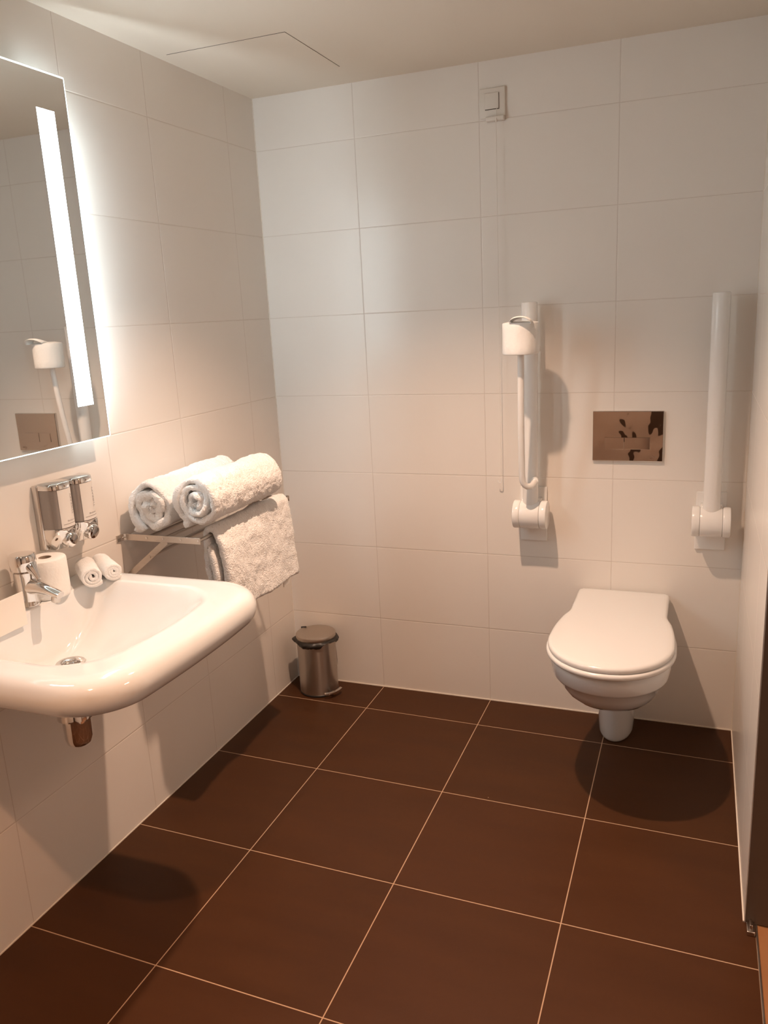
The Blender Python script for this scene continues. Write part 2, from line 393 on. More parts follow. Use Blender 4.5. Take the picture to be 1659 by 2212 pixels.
def basin():
    t = thing('washbasin', (0, -1.47, 0.66), 'large white ceramic washbasin mounted on the left tiled wall', 'washbasin')
    b = MB(); R = []
    N = len(outl(0, 0))
    ang0 = [math.atan2(p.y-DR.y, p.x-DR.x) for p in outl(0.2, 0)]
    def circ(rr, z, c=DR): return [Vector((c.x+cos(a)*rr, c.y+sin(a)*rr, z)) for a in ang0]
    under = outl(0.075, 0.772)
    R.append(circ(0.045, 0.665)); R.append(circ(0.05, 0.672))
    for s in (0.25, 0.5, 0.75, 0.92):
        cc = circ(0.05, 0.0)
        R.append([Vector((c.x+(q.x-c.x)*s, c.y+(q.y-c.y)*s, 0.672+(0.762-0.672)*(s**1.2))) for c, q in zip(cc, under)])
    R.append(under)
    for d, z in ((0.045, 0.777), (0.026, 0.783), (0.012, 0.791), (0.004, 0.803), (0, 0.818), (0.001, 0.832), (0.006, 0.844), (0.014, 0.853), (0.024, 0.858), (0.036, 0.860), (0.048, 0.860)):
        R.append(outl(d, z))
    lip = rrect(0.086, 0.450, -1.700, -1.212, 0.045, 0.10, ZR, bulge=0.036)
    lip0 = rrect(0.078, 0.460, -1.710, -1.202, 0.047, 0.103, ZR, bulge=0.036)
    R.append(lip0); R.append(lip)
    R.append([Vector((p.x+(DR.x-p.x)*0.02, p.y+(DR.y-p.y)*0.02, ZR-0.003)) for p in lip])
    cc = circ(0.034, 0)
    for i in range(1, 15):
        s = i/14; 
        row = []
        for p, c in zip(lip, cc):
            dist = (Vector((p.x, p.y, 0))-Vector((DR.x, DR.y, 0))).length
            pw = 2.0+2.2*max(0, min(1, (0.20-dist)/0.12))
            ss = 0.03+0.97*s
            row.append(Vector((p.x+(c.x-p.x)*ss, p.y+(c.y-p.y)*ss, ZR-0.003-(ZR-0.003-DR.z)*(1-(1-s)**pw)*(1-0.10*(1-s)*s))))
        R.append(row)
    R.append(circ(0.030, DR.z-0.012))
    b.loft(R)
    b.build('basin_bowl', M_ceram, t, angle=60)
    d = MB(); d.lathe(DR, [(0.020, -0.008), (0.026, -0.003), (0.034, 0.0), (0.0355, 0.002), (0.034, 0.0036), (0.028, 0.003), (0.022, -0.0005), (0.0205, -0.006), (0.0205, -0.011)], 48)
    d.build('drain_ring', M_chrome, t)
    MB().lathe(DR, [(0.003, -0.004), (0.013, -0.005), (0.0155, -0.0075), (0.0155, -0.0105)], 32).build('drain_plug', M_satin, t)
    oc = Vector((0.0915, -1.404, 0.796)); nrm = Vector((1, 0, 0.22)).normalized()
    MB().lathe(oc, [(0.0085, -0.006), (0.0095, 0.0), (0.0105, 0.0012), (0.0088, 0.0018), (0.008, -0.002)], 32, axis=nrm).build('overflow_ring', M_ceram, t)
    MB().cyl(oc-nrm*0.004, oc+nrm*0.0006, 0.0084).build('overflow_hole', mat('overflow_shade', (0.22, 0.14, 0.10), 0.5), t)
basin()

tr = thing('bottle_trap', (0.190, -1.466, 0.520), 'chrome bottle trap under the washbasin', 'trap')
TC = (0.190, -1.466); TZ = -0.036
MB().lathe((*TC, TZ), [(0.010, 0.552), (0.021, 0.555), (0.029, 0.562), (0.0325, 0.576), (0.033, 0.625), (0.032, 0.632)], 40).build('trap_cup', M_chrome, tr)
MB().lathe((*TC, TZ), [(0.030, 0.628), (0.043, 0.630), (0.0425, 0.638), (0.038, 0.662), (0.034, 0.678), (0.026, 0.682), (0.018, 0.685), (0.018, 0.692)], 40).build('trap_collar', M_chrome, tr)
MB().tube([(TC[0], TC[1], 0.652), (TC[0]-0.004, TC[1]+0.004, 0.6605)], 0.017, n=24).build('tail_pipe', M_chrome, tr)
PZ = 0.625
MB().tube([(TC[0]-0.03, TC[1], PZ), (TC[0]-0.06, TC[1], PZ), (0.02, TC[1], PZ), (0.0, TC[1], PZ)], 0.014).cyl((0, TC[1], PZ), (0.008, TC[1], PZ), 0.030, bev=0.003).build('waste_pipe', M_chrome, tr)
MB().cyl((TC[0]-0.055, TC[1], PZ), (TC[0]-0.034, TC[1], PZ), 0.022, bev=0.003).build('union_nut', M_chrome, tr)

# ------------------------------------------------------------------ tap
def faucet():
    cx, cy = 0.054, -1.422
    XO, ZO = cx-0.078, ZR-0.86
    t = thing('basin_tap', (cx, cy, ZR), 'chrome single lever mixer tap on the washbasin', 'tap')
    MB().lathe((cx, cy, ZR), [(0.0265, 0.0), (0.027, 0.003), (0.0255, 0.006), (0.0245, 0.02), (0.0245, 0.055), (0.026, 0.075), (0.026, 0.086), (0.022, 0.088)], 40).build('body', M_chrome, t)
    # spout: flattened tapering arm rising slightly towards the bowl
    ax = [(0.078, 0.898, 0.021, 0.024), (0.095, 0.909, 0.020, 0.021), (0.12, 0.908, 0.0175, 0.0165), (0.145, 0.903, 0.0150, 0.0125), (0.170, 0.8965, 0.0130, 0.0095), (0.180, 0.8935, 0.0120, 0.0085)]
    rings = []
    for x, z, hw, hh in ax:
        x += XO; z += ZO
        rings.append([Vector((x+sin(a)*hh*0.25, cy+cos(a)*hw, z+sin(a)*hh)) for a in [2*pi*k/24 for k in range(24)]])
    MB().loft(rings).build('spout', M_chrome, t)
    MB().cyl((0.168+XO, cy, 0.893+ZO), (0.163+XO, cy, 0.877+ZO), 0.0115, bev=0.0015).build('aerator', M_satin, t)
    # lever handle: domed cap with a wedge lever
    h = MB(); h.lathe((cx, cy, ZR), [(0.027, 0.090), (0.030, 0.092), (0.0315, 0.112), (0.0312, 0.126), (0.028, 0.1305), (0.014, 0.132), (0.001, 0.132)], 40)
    h.build('handle_cap', M_chrome, t)
    lv = []
    for k, (x, z, hw, hh) in enumerate([(0.092, 0.964, 0.022, 0.020), (0.104, 0.958, 0.017, 0.013), (0.112, 0.948, 0.0115, 0.008), (0.117, 0.938, 0.008, 0.006), (0.121, 0.928, 0.0065, 0.0045)]):
        x += XO; z += ZO
        lv.append([Vector((x+sin(a)*hh*0.5, cy+cos(a)*hw, z+sin(a)*hh)) for a in [2*pi*j/20 for j in range(20)]])
    MB().loft(lv).build('lever', M_chrome, t)
    MB().cyl((0.104+XO, cy, 0.945+ZO), (0.110+XO, cy, 0.946+ZO), 0.0035).build('indicator', M_satin, t)
faucet()

# ------------------------------------------------------------------ toilet rolls (shared look)
def paper_roll(name, c, R, rc, h, label, loose=False, axis_tilt=0.0):
    t = thing(name, (c[0], c[1], c[2]), label, 'toilet roll')
    n = 96; b = MB()
    prof = [(rc, 0.0), (R-0.005, 0.0), (R-0.0015, 0.0015), (R, 0.005), (R, h*0.25), (R, h*0.5), (R, h*0.75), (R, h-0.005), (R-0.0015, h-0.0015), (R-0.005, h), (rc+0.012, h+(0.004 if loose else 0)), (rc, h)]
    rings = []
    for rr, z in prof:
        ring = []
        for k in range(n):
            a = 2*pi*k/n
            w = rr*(1+(0.02*noise.noise(Vector((cos(a)*2, sin(a)*2, z*18))) if rr > rc+0.001 else 0))
            ring.append(Vector((c[0]+cos(a)*w, c[1]+sin(a)*w, c[2]+z)))
        rings.append(ring)
    b.loft(rings, False, False); b.build('paper', M_paper, t)
    k = MB(); k.loft([[Vector((c[0]+cos(2*pi*j/40)*q, c[1]+sin(2*pi*j/40)*q, c[2]+z)) for j in range(40)] for q, z in ((rc, 0.0), (rc, h), (rc-0.0012, h), (rc-0.0012, 0.0), (rc, 0.0))], False, False)
    k.build('cardboard_core', M_cork, t)
    return t
paper_roll('toilet_roll', (0.053, -1.350, ZR), 0.0495, 0.016, 0.1, 'spare toilet roll standing upright on the washbasin behind the tap')

# ------------------------------------------------------------------ towels
def path_len(P):
    L = [0]
    for a, b in zip(P, P[1:]): L.append(L[-1]+(b-a).length)
    return L
def ribbon(P, th, axis, s0, s1, nl, fuzz=0.0016, lump=0.004, seed=0.0, wob=0.0, skew=None, ends=0.9):
    """sheet whose centreline P (3D, in a plane square to axis) is swept along axis from s0 to s1"""
    ax = Vector(axis).normalized(); n = len(P)
    nor = []
    for i in range(n):
        tt = (P[min(i+1, n-1)]-P[max(i-1, 0)]).normalized(); nor.append(tt.cross(ax).normalized())
    L = path_len(P); T = L[-1]
    def half(i):
        e = min(L[i], T-L[i]); q = min(1, e/(th*0.5)); return th*0.5*math.sqrt(max(0.0, 1-(1-q)**2))*1.0+0.0004
    S = [(0.0, 0.35), (th*0.08, 0.7), (th*0.22, 0.92), (th*0.45, 1.0)]
    Ls = s1-s0
    rows = [(s0+a, f) for a, f in S] + [(s0+th*0.45+(Ls-th*0.9)*k/nl, 1.0) for k in range(1, nl)] + [(s1-a, f) for a, f in reversed(S)]
    rings = []
    for s, fct in rows:
        ring = []
        for side in (1, -1):
            rng = range(n) if side == 1 else range(n-1, -1, -1)
            for i in rng:
                base = P[i]+ax*s
                if wob: base = base+ax*(wob*noise.noise(Vector((i*0.05+seed, seed, 0))))
                if skew: base = skew(base, s, i/(n-1))
                p = base+nor[i]*side*half(i)*fct
                q = p*28+Vector((seed, seed*2, 0)); q2 = p*9+Vector((seed*3, 0, seed))
                d = noise.noise(q)*fuzz*1.3+noise.noise(p*110)*fuzz+noise.noise(q2)*lump*0.5
                ring.append(p+nor[i]*side*d)
        rings.append(ring)
    b = MB(); n2 = len(rings[0]); vs = [p for rg in rings for p in rg]; fs = []
    for i in range(len(rings)-1):
        for j in range(n2):
            fs.append((i*n2+j, i*n2+(j+1) % n2, (i+1)*n2+(j+1) % n2, (i+1)*n2+j))
    m = n
    for base in (0, (len(rings)-1)*n2):
        for j in range(m-1):
            fs.append((base+j, base+j+1, base+n2-2-j, base+n2-1-j))
    b.add(vs, fs); return b

def spiral(c, r_in, r_out, turns, a_end, n, ex, ez, sx=1.0, sz=1.0, tail=0.0, crush=0.0, seed=0, taildir=None):
    pts = []
    for i in range(n+1):
        s = i/n; a = a_end-2*pi*turns*(1-s); rr = r_in+(r_out-r_in)*s
        k = crush*(1-s)
        rr2 = rr*(1+k*0.55*noise.noise(Vector((cos(a)*1.6+seed, sin(a)*1.6, s*3))))
        pts.append(Vector(c)+ex*(cos(a)*rr2*sx)+ez*(sin(a)*rr2*sz))
    if tail:
        t = (pts[-1]-pts[-3]).normalized() if taildir is None else taildir
        k = max(3, int(tail/0.004))
        for i in range(1, k+1): pts.append(pts[-1]+t*(tail/k))
    return pts

X, Y, Z = Vector((1, 0, 0)), Vector((0, 1, 0)), Vector((0, 0, 1))
# small face cloths on the basin
def facecloth(p_front, p_back, R, label, seed):
    p0 = Vector(p_front); p1 = Vector(p_back); ax = (p1-p0).normalized(); ex = ax.cross(Z).normalized(); ez = ex.cross(ax).normalized()
    P = spiral(p0, 0.004, R-0.0045, 2.6, -0.6, 90, ex, ez, 1.04, 0.96, 0, 0.5, seed)
    b = ribbon(P, 0.0088, ax, 0, (p1-p0).length, 26, 0.0010, 0.0025, seed)
    o = b.build('rolled_facecloth', M_cloth, None, angle=80, normals=True)
    lo = min(v.co.z for v in o.data.vertices); o.location.z += ZR-lo+0.0003
    return tag(o, label, 'face cloth', 'rolled face cloths on the washbasin')
facecloth((0.130, -1.279, 0.879), (0.036, -1.196, 0.879), 0.0305, 'rolled white face cloth on the washbasin, the one next to the toilet roll', 1.3)
facecloth((0.146, -1.217, 0.879), (0.036, -1.138, 0.879), 0.0262, 'rolled white face cloth on the washbasin, the farther one from the tap', 5.1)

# ------------------------------------------------------------------ towel rack
RY0, RY1, RZ = -0.992, -0.452, 0.902
def rack():
    t = thing('towel_rack', (0, (RY0+RY1)/2, RZ), 'brushed steel towel shelf rack on the left wall above the pedal bin', 'towel rack')
    for y, sgn in ((RY0, -1), (RY1, 1)):
        a = MB()
        a.box(0.012, 0.268, y-0.002, y+0.002, RZ-0.0105, RZ+0.0085, bev=0.0008)
        # bent flange screwed to the wall
        a.box(0.0, 0.004, y+sgn*0.024-0.006, y+sgn*0.024+0.006, RZ-0.0105, RZ+0.0085, bev=0.002)
        a.tube([(0.002, y+sgn*0.026, RZ-0.001), (0.004, y+sgn*0.012, RZ-0.001), (0.012, y+sgn*0.002, RZ-0.001)], 0.002)
        pts = [(0.002, y+sgn*0.030), (0.0035, y+sgn*0.016), (0.007, y+sgn*0.006), (0.014, y)]
        rings = []
        for (x, yy) in pts:
            rings.append([Vector((x-0.0015, yy, RZ-0.0105)), Vector((x+0.0015, yy, RZ-0.0105)), Vector((x+0.0015, yy, RZ+0.0085)), Vector((x-0.0015, yy, RZ+0.0085))])
        a.loft(rings); arm = a.build('side_arm', M_steel, t, smooth=False)
        br = MB(); 
        p0 = Vector((0.150, y+sgn*-0.003, RZ-0.008)); p1 = Vector((0.0, y+sgn*-0.003, RZ-0.125))
        d = (p1-p0).normalized(); nn = d.cross(Y)
        br.loft([[p+nn*0.009+Y*0.0015, p+nn*0.009-Y*0.0015, p-nn*0.009-Y*0.0015, p-nn*0.009+Y*0.0015] for p in (p0, p1)])
        br.build('brace', M_steel, t, smooth=False)
        for sx_, sz_ in ((0.086, RZ), (0.143, RZ), (0.203, RZ), (0.262, RZ)):
            MB().cyl((sx_, y+sgn*0.001, sz_), (sx_, y+sgn*0.0035, sz_), 0.0032).build('screw', M_dark if False else M_satin, arm)
    for x in (0.086, 0.143, 0.203, 0.262):
        MB().cyl((x, RY0, RZ), (x, RY1, RZ), 0.0052, n=16).build('rod', M_steel, t)
    MB().cyl((0.085, RY0, RZ-0.058), (0.085, RY1, RZ-0.058), 0.0048, n=16).build('lower_rod', M_steel, t)
rack()
ZT = RZ+0.0055
# rolled towel against the wall
def bath_roll(cx, cz, y0, y1, R, label, seed, sx, sz, tdir, tail, turns, crush, a_end, tilt):
    P = spiral((cx, 0, cz), 0.006, R-0.009, turns, a_end, 270, X, Z, sx, sz, tail, crush, seed, tdir)
    def sk(p, s, i):
        k = (s-y0)/(y1-y0)
        return p+X*(tilt[0]*k)+Z*(tilt[1]*k)
    b = ribbon(P, 0.0195, Y, y0, y1, 130, 0.0028, 0.009, seed, wob=0.02, skew=sk)
    o = b.build('rolled_bath_towel', M_towel, None, angle=80)
    return tag(o, label, 'towel', 'rolled towels on the rack')
bath_roll(0.108, 0.992, -0.990, -0.57, 0.085, 'rolled white bath towel on the rack, lying against the wall', 2.2, 0.90, 0.99, (Vector((-1, 0, -0.10))).normalized(), 0.030, 2.9, 1.3, -pi/2-0.5, (-0.006, 0.0))
bath_roll(0.262, 1.010, -0.990, -0.60, 0.082, 'rolled white bath towel on the rack, front one nearer the room', 7.7, 0.92, 0.98, (Vector((-0.35, 0, -1))).normalized(), 0.022, 3.1, 0.9, -pi/2-0.7, (0.004, 0.0))

# towel hung over the front rod
def hung_towel():
    th = 0.022; xr = 0.262
    P = []
    for i in range(24): P.append(Vector((xr-0.0168+0.002*sin(i*.4), 0, 0.735+(RZ-0.735)*i/23)))
    for i in range(1, 16):
        a = pi-(pi)*i/15
        P.append(Vector((xr+cos(a)*0.0168, 0, RZ+sin(a)*0.0168)))
    for i in range(1, 40):
        k = i/39; P.append(Vector((xr+0.0168+0.020*k**0.8, 0, RZ-k*0.245)))
    def sk(p, s, i):
        q = p.copy()
        # vertical fold two thirds along, near part slightly proud
        front = max(0, min(1, (i-0.48)/0.1))
        q.x += front*0.013*(1/(1+math.exp((s+0.70)*260)))
        q.x += front*0.006*sin(s*26)*((i-.5)*2)
        q.z += -0.010*front*max(0, (i-0.55)/0.45)*(1/(1+math.exp(-(s+0.70)*60)))
        return q
    b = ribbon(P, th, Y, -0.935, -0.492, 130, 0.0030, 0.009, 3.3, skew=sk)
    t = b.build('hanging_bath_towel', M_towel, None, angle=80)
    tag(t, 'folded white bath towel hanging over the front rod of the rack', 'towel')
    # inner folded flap seen at the near end and hem with its loop
    fl = []
    for i in range(22): k = i/21; fl.append(Vector((xr-0.004+0.016*sin(k*2.2), 0, RZ-0.03-0.13*k)))
    ribbon(fl, 0.016, Y, -0.948, -0.86, 14, 0.002, 0.006, 9.1).build('inner_fold', M_towel, t, angle=80)
    MB().box(0.300, 0.304, -0.600, -0.560, 0.632, 0.668, bev=0.0015).build('hem_tag', M_card, t)
hung_towel()

# ------------------------------------------------------------------ soap dispensers
def dispenser_text(ch, cx, cy, R, body):
    # text wrapped on the front: laid as small flat lettering on the label face
    pass
def dispensers():
    z0, z1 = 0.950, 1.125
    t = thing('soap_dispenser', (0, -1.225, z0), 'chrome double soap dispenser with two white labels on the wall above the washbasin', 'soap dispenser')
    MB().box(0.0, 0.020, -1.310, -1.146, z0, z1-0.004, bev=0.004).build('wall_bracket', M_satin, t)
    for yc in (-1.268, -1.187):
        hw = 0.0375
        def sect(z, k=1.0, xo=0.058, n=26):
            pts = [Vector((0.018, yc+hw*k, z))]
            for i in range(n+1):
                a = pi/2-pi*i/n
                # super-ellipse front
                ca, sa = cos(a), sin(a)
                pts.append(Vector((0.030+(xo-0.018)*k*abs(ca)**0.75, yc+hw*k*math.copysign(abs(sa)**0.8, sa), z)))
            pts.append(Vector((0.018, yc-hw*k, z))); return pts
        MB().loft([sect(z) for z in (1.008, 1.108)]).build('chamber', M_smoke, t)
        MB().loft([sect(z, k) for z, k in ((1.1085, 1.0), (1.109, 1.035), (1.118, 1.035), (1.123, 1.0), (1.125, 0.93))]).build('lid', M_chrome, t)
        lower = MB().loft([sect(z, k, xo) for z, k, xo in ((0.952, 0.80, 0.040), (0.956, 0.86, 0.045), (0.975, 0.98, 0.054), (0.985, 1.03, 0.060), (1.006, 1.035, 0.060), (1.0075, 1.0, 0.058))]).build('base', M_chrome, t)
        # push button
        nb = Vector((1, 0, -0.25)).normalized()
        c = Vector((0.066, yc-0.004, 0.976))
        MB().lathe(c, [(0.020, -0.012), (0.021, 0.006), (0.0195, 0.010), (0.017, 0.0125), (0.014, 0.013), (0.001, 0.0135)], 30, axis=nb).build('push_button', M_chrome, t, angle=25)
        # label wrapped over the viewer's side of the chamber
        lab = MB(); n = 12; zl0, zl1 = 1.0085, 1.1075; rows = []
        def lp(i, z, off):
            a = pi/2*0.62-(pi/2*1.30)*i/n*1.0
            a = pi/2*0.80 - (pi*0.58)*i/n
            ca, sa = cos(a), sin(a)
            return Vector((0.030+(0.0402+off)*abs(ca)**0.75, yc+(hw+off)*math.copysign(abs(sa)**0.8, sa), z))
        rows = [[lp(i, z, 0.0006) for i in range(n+1)] for z in (zl0, zl1)]
        rows2 = [[lp(i, z, 0.0001) for i in range(n, -1, -1)] for z in (zl0, zl1)]
        lab.loft([rows[0]+rows2[0], rows[1]+rows2[1]])
        L = lab.build('label', M_label, t)
        # stripe near the bottom of the label
        st = MB(); st.loft([[lp(i, z, 0.0010) for i in range(1, n)]+[lp(i, z, 0.0006) for i in range(n-1, 0, -1)] for z in (1.0165, 1.0178)])
        st.build('label_stripe', M_ink, L).location = (0, 0, 0)
        # lettering, mapped onto the curved face
        def wrap_text(body, size, cu, cz, vert):
            o = text_obj(body, size, Matrix.Identity(4), M_ink, None, 'printed_text', 0.0)
            me = o.data
            for v in me.vertices:
                x, y = v.co.x, v.co.y
                uu, zz = (cu-y, cz+x) if vert else (cu+x, cz+y)
                uu, zz = (cu+(-y), cz+x) if vert else (cu+x, cz+y)
                i = uu*n
                v.co = lp(i, zz, 0.0011)
            o.parent = L; o.location = (0, 0, 0)
            return o
        K = 1/0.078   # label width in u
        def wrap(body, size, cu, cz, vert):
            o = text_obj(body, size, Matrix.Identity(4), M_ink, None, 'printed_text', 0.0)
            bmx = bmesh.new(); bmx.from_mesh(o.data); bmesh.ops.triangulate(bmx, faces=bmx.faces[:])
            bmesh.ops.subdivide_edges(bmx, edges=[e for e in bmx.edges if e.calc_length() > 0.003], cuts=2)
            for v in bmx.verts:
                x, y = v.co.x, v.co.y
                du, dzv = (-y, x) if vert else (x, y)
                # label u=0 at the far side; the viewer reads from -y to +y
                v.co = lp((cu+(-du)*K)*n, cz+dzv, 0.0011)
            bmx.to_mesh(o.data); bmx.free(); o.parent = L; o.location = (0, 0, 0)
        wrap('THERAPY', 0.0130, 0.46, 1.066, True)
        wrap('Bodywash', 0.0062, 0.58, 1.025, False)
dispensers()

# sign card left of the tap
cd = thing('sign_card', (0.100, -1.62, 0.828), 'blank white card standing on the washbasin left of the tap', 'card')
MB().box(0.0985, 0.102, -1.764, -1.481, 0.828, 0.909, bev=0.0006).build('front_leaf', M_card, cd, smooth=False)

# ------------------------------------------------------------------ pedal bin
def bin_():
    cx, cy, R = 0.146, -0.094, 0.0785
    t = thing('pedal_bin', (cx, cy, 0), 'round brushed steel pedal bin with a black liner on the floor in the corner', 'bin')
    MB().lathe((cx, cy, 0), [(R-0.004, 0.0), (R+0.001, 0.002), (R+0.001, 0.008), (R-0.001, 0.010)], 64).build('base_ring', M_black, t)
    MB().lathe((cx, cy, 0), [(R-0.003, 0.009), (R, 0.010), (R, 0.225), (R-0.001, 0.234)], 72).build('body', M_binst, t)
    # lid
    MB().lathe((cx, cy, 0), [(R+0.002, 0.236), (R+0.003, 0.238), (R+0.003, 0.249), (R+0.001, 0.2535), (R-0.004, 0.2555), (R-0.03, 0.2575), (0.001, 0.2585)], 72).build('lid', M_binlid, t)
    # bag: crumpled skirt
    n = 120; rings = []
    for q in range(7):
        s = q/6; ring = []
        for k in range(n):
            a = 2*pi*k/n
            nz = noise.noise(Vector((cos(a)*3.2, sin(a)*3.2, 1.7)))
            nz2 = noise.noise(Vector((cos(a)*9, sin(a)*9, s*2.5)))
            bulge = 0.0055+0.009*sin(pi*min(1, s*1.05))*(0.8+1.2*max(-0.4, nz))+0.0025*nz2*s
            drop = 0.027+0.024*max(-0.5, noise.noise(Vector((cos(a)*1.7+3, sin(a)*1.7, 0))))*1.6+0.004*noise.noise(Vector((cos(a)*12, sin(a)*12, 5)))
            ring.append(Vector((cx+cos(a)*(R+bulge), cy+sin(a)*(R+bulge), 0.238-drop*s)))
        rings.append(ring)
    inner = [Vector((cx+cos(2*pi*k/n)*(R+0.0008), cy+sin(2*pi*k/n)*(R+0.0008), rings[-1][k].z+0.002)) for k in range(n)]
    top = [Vector((cx+cos(2*pi*k/n)*(R+0.0005), cy+sin(2*pi*k/n)*(R+0.0005), 0.2385)) for k in range(n)]
    MB().loft([top]+rings+[inner], False, False).build('bin_liner', M_bag, t, angle=30)
    # pedal towards the room
    d = Vector((0.88, -0.47, 0)).normalized(); s_ = Vector((0.47, 0.88, 0)); c = Vector((cx, cy, 0))
    pb = MB(); rg = []
    for k in range(9):
        a = -0.42+0.84*k/8
        rr = R+0.028+0.004*cos(a*3)
        p = c+(d*cos(a)+s_*sin(a))*rr
        rg.append([p+Vector((0, 0, 0.020)), p+Vector((0, 0, 0.026)), p-(d*cos(a)+s_*sin(a))*0.010+Vector((0, 0, 0.028)), p-(d*cos(a)+s_*sin(a))*0.010+Vector((0, 0, 0.022))])
    pb.loft(rg); pb.build('pedal', M_chrome, t)
    MB().tube([c+d*(R-0.002)+Z*0.015, c+d*(R+0.022)+Z*0.021], 0.006).build('pedal_arm', M_black, t)
    MB().tube([c-d*R*0.9+Vector((-.02, .01, 0.236)), c-d*R*1.04+Vector((-.012, .004, 0.250)), c-d*(R-0.01)+Vector((0, 0, 0.257))], 0.004).build('hinge', M_black, t)
bin_()

# ------------------------------------------------------------------ toilet
TX = 1.342
def catmull(P, per=8):
    out = []
    n = len(P)
    for i in range(n-1):
        p0 = P[max(i-1, 0)]; p1 = P[i]; p2 = P[i+1]; p3 = P[min(i+2, n-1)]
        for k in range(per):
            t = k/per
            out.append(tuple(0.5*((2*p1[j])+(-p0[j]+p2[j])*t+(2*p0[j]-5*p1[j]+4*p2[j]-p3[j])*t*t+(-p0[j]+3*p1[j]-3*p2[j]+p3[j])*t**3) for j in range(2)))
    out.append(tuple(P[-1])); return out
def toilet_loop(z, w=0.186, yf=-0.70, wb=0.155, ycen=-0.465, yneck=-0.235, yb=-0.012, inset=0.0, dome=0.0, arch=0.0):
    """half outline from front centre round to back centre, mirrored"""
    w -= inset; wb -= inset; yf += inset; yb -= inset
    L = ycen-yf
    half = []
    for i in range(13):
        a = pi/2*i/12
        half.append((w*sin(a)**0.96, ycen-L*cos(a)**0.98))
    half += [(w*0.985, ycen+(yneck-ycen)*0.35), ((w*0.55+wb*0.45), ycen+(yneck-ycen)*0.72), (wb*1.01, yneck), (wb, yneck+0.07), (wb, (yneck+yb)*0.45), (wb, yb-0.02), (wb-0.004, yb-0.005), (wb-0.016, yb+arch*0.3), (wb*0.5, yb+arch*0.75), (0, yb+arch)]
    h = catmull(half, 5)
    pts = [Vector((TX+x, y, z)) for x, y in h]
    pts += [Vector((TX-x, y, z)) for x, y in h[-2:0:-1]]
    return pts
def toilet():
    t = thing('toilet', (TX, 0, 0), 'white wall hung toilet with closed lid on the back wall', 'toilet')
    # bowl and pedestal shroud as one ceramic body
    lv = [(0.462, .172, -.683, .152, -.465, -.20, 0), (0.455, .177, -.690, .153, -.465, -.20, 0), (0.430, .177, -.688, .152, -.465, -.20, 0), (0.405, .174, -.680, .148, -.46, -.20, 0),
          (0.397, .171, -.674, .145, -.46, -.20, 0), (0.391, .162, -.660, .142, -.455, -.20, 0), (0.385, .158, -.652, .140, -.45, -.20, 0), (0.355, .152, -.636, .134, -.44, -.20, 0), (0.320, .141, -.605, .125, -.42, -.19, 0),
          (0.285, .125, -.560, .113, -.39, -.18, 0), (0.255, .106, -.505, .100, -.35, -.17, 0), (0.232, .088, -.445, .088, -.31, -.15, 0), (0.216, .070, -.385, .072, -.27, -.13, 0), (0.207, .055, -.33, .058, -.23, -.11, 0), (0.203, .03, -.28, .03, -.20, -.10, 0)]
    lv = [((z if z > 0.39 else 0.39-(0.39-z)*0.89), w, yf+0.024, wb, yc, yn, yb) for z, w, yf, wb, yc, yn, yb in lv]
    b = MB(); b.loft([toilet_loop(z, w, yf, wb, yc, yn, yb) for z, w, yf, wb, yc, yn, yb in lv])
    b.build('bowl', M_ceram, t, angle=50)
    pd = MB(); rings = []
    for z, hw, yf in ((0.0, .050, -.190), (0.004, .053, -.195), (0.014, .0555, -.199), (0.05, .057, -.203), (0.12, .060, -.215), (0.20, .064, -.225), (0.24, .066, -.23)):
        ring = []; hw *= 1.09
        for i in range(33):
            a = pi*i/32
            ring.append(Vector((TX-0.010-hw*cos(a), -0.07+(yf+0.07)*sin(a)**0.9, z)))
        ring += [Vector((TX-0.010+hw*0.8, 0, z)), Vector((TX-0.010-hw*0.8, 0, z))]
        rings.append(ring)
    pd.loft(rings); pd.build('pedestal', M_ceram, t, angle=50)
    seat = MB(); seat.loft([toilet_loop(z, 0.191, -0.684, 0.154, inset=i) for z, i in ((0.4625, .010), (0.4635, .004), (0.468, 0.0), (0.475, 0.0), (0.480, .003), (0.481, .008))])
    seat.build('seat', M_seat, t, angle=50)
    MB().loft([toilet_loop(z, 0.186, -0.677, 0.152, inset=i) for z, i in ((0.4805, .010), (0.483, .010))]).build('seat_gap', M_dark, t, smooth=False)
    lid = MB(); L = []
    for z, i in ((0.4825, .006), (0.4835, .001), (0.4875, 0.0), (0.494, .0005), (0.4985, .004), (0.5005, .010), (0.5012, .022), (0.5018, .05)):
        L.append(toilet_loop(z, 0.186, -0.677, 0.155, inset=i, yb=-0.010, arch=0.004))
    lid.loft(L); lid.build('lid', M_seat, t, angle=50)
toilet()

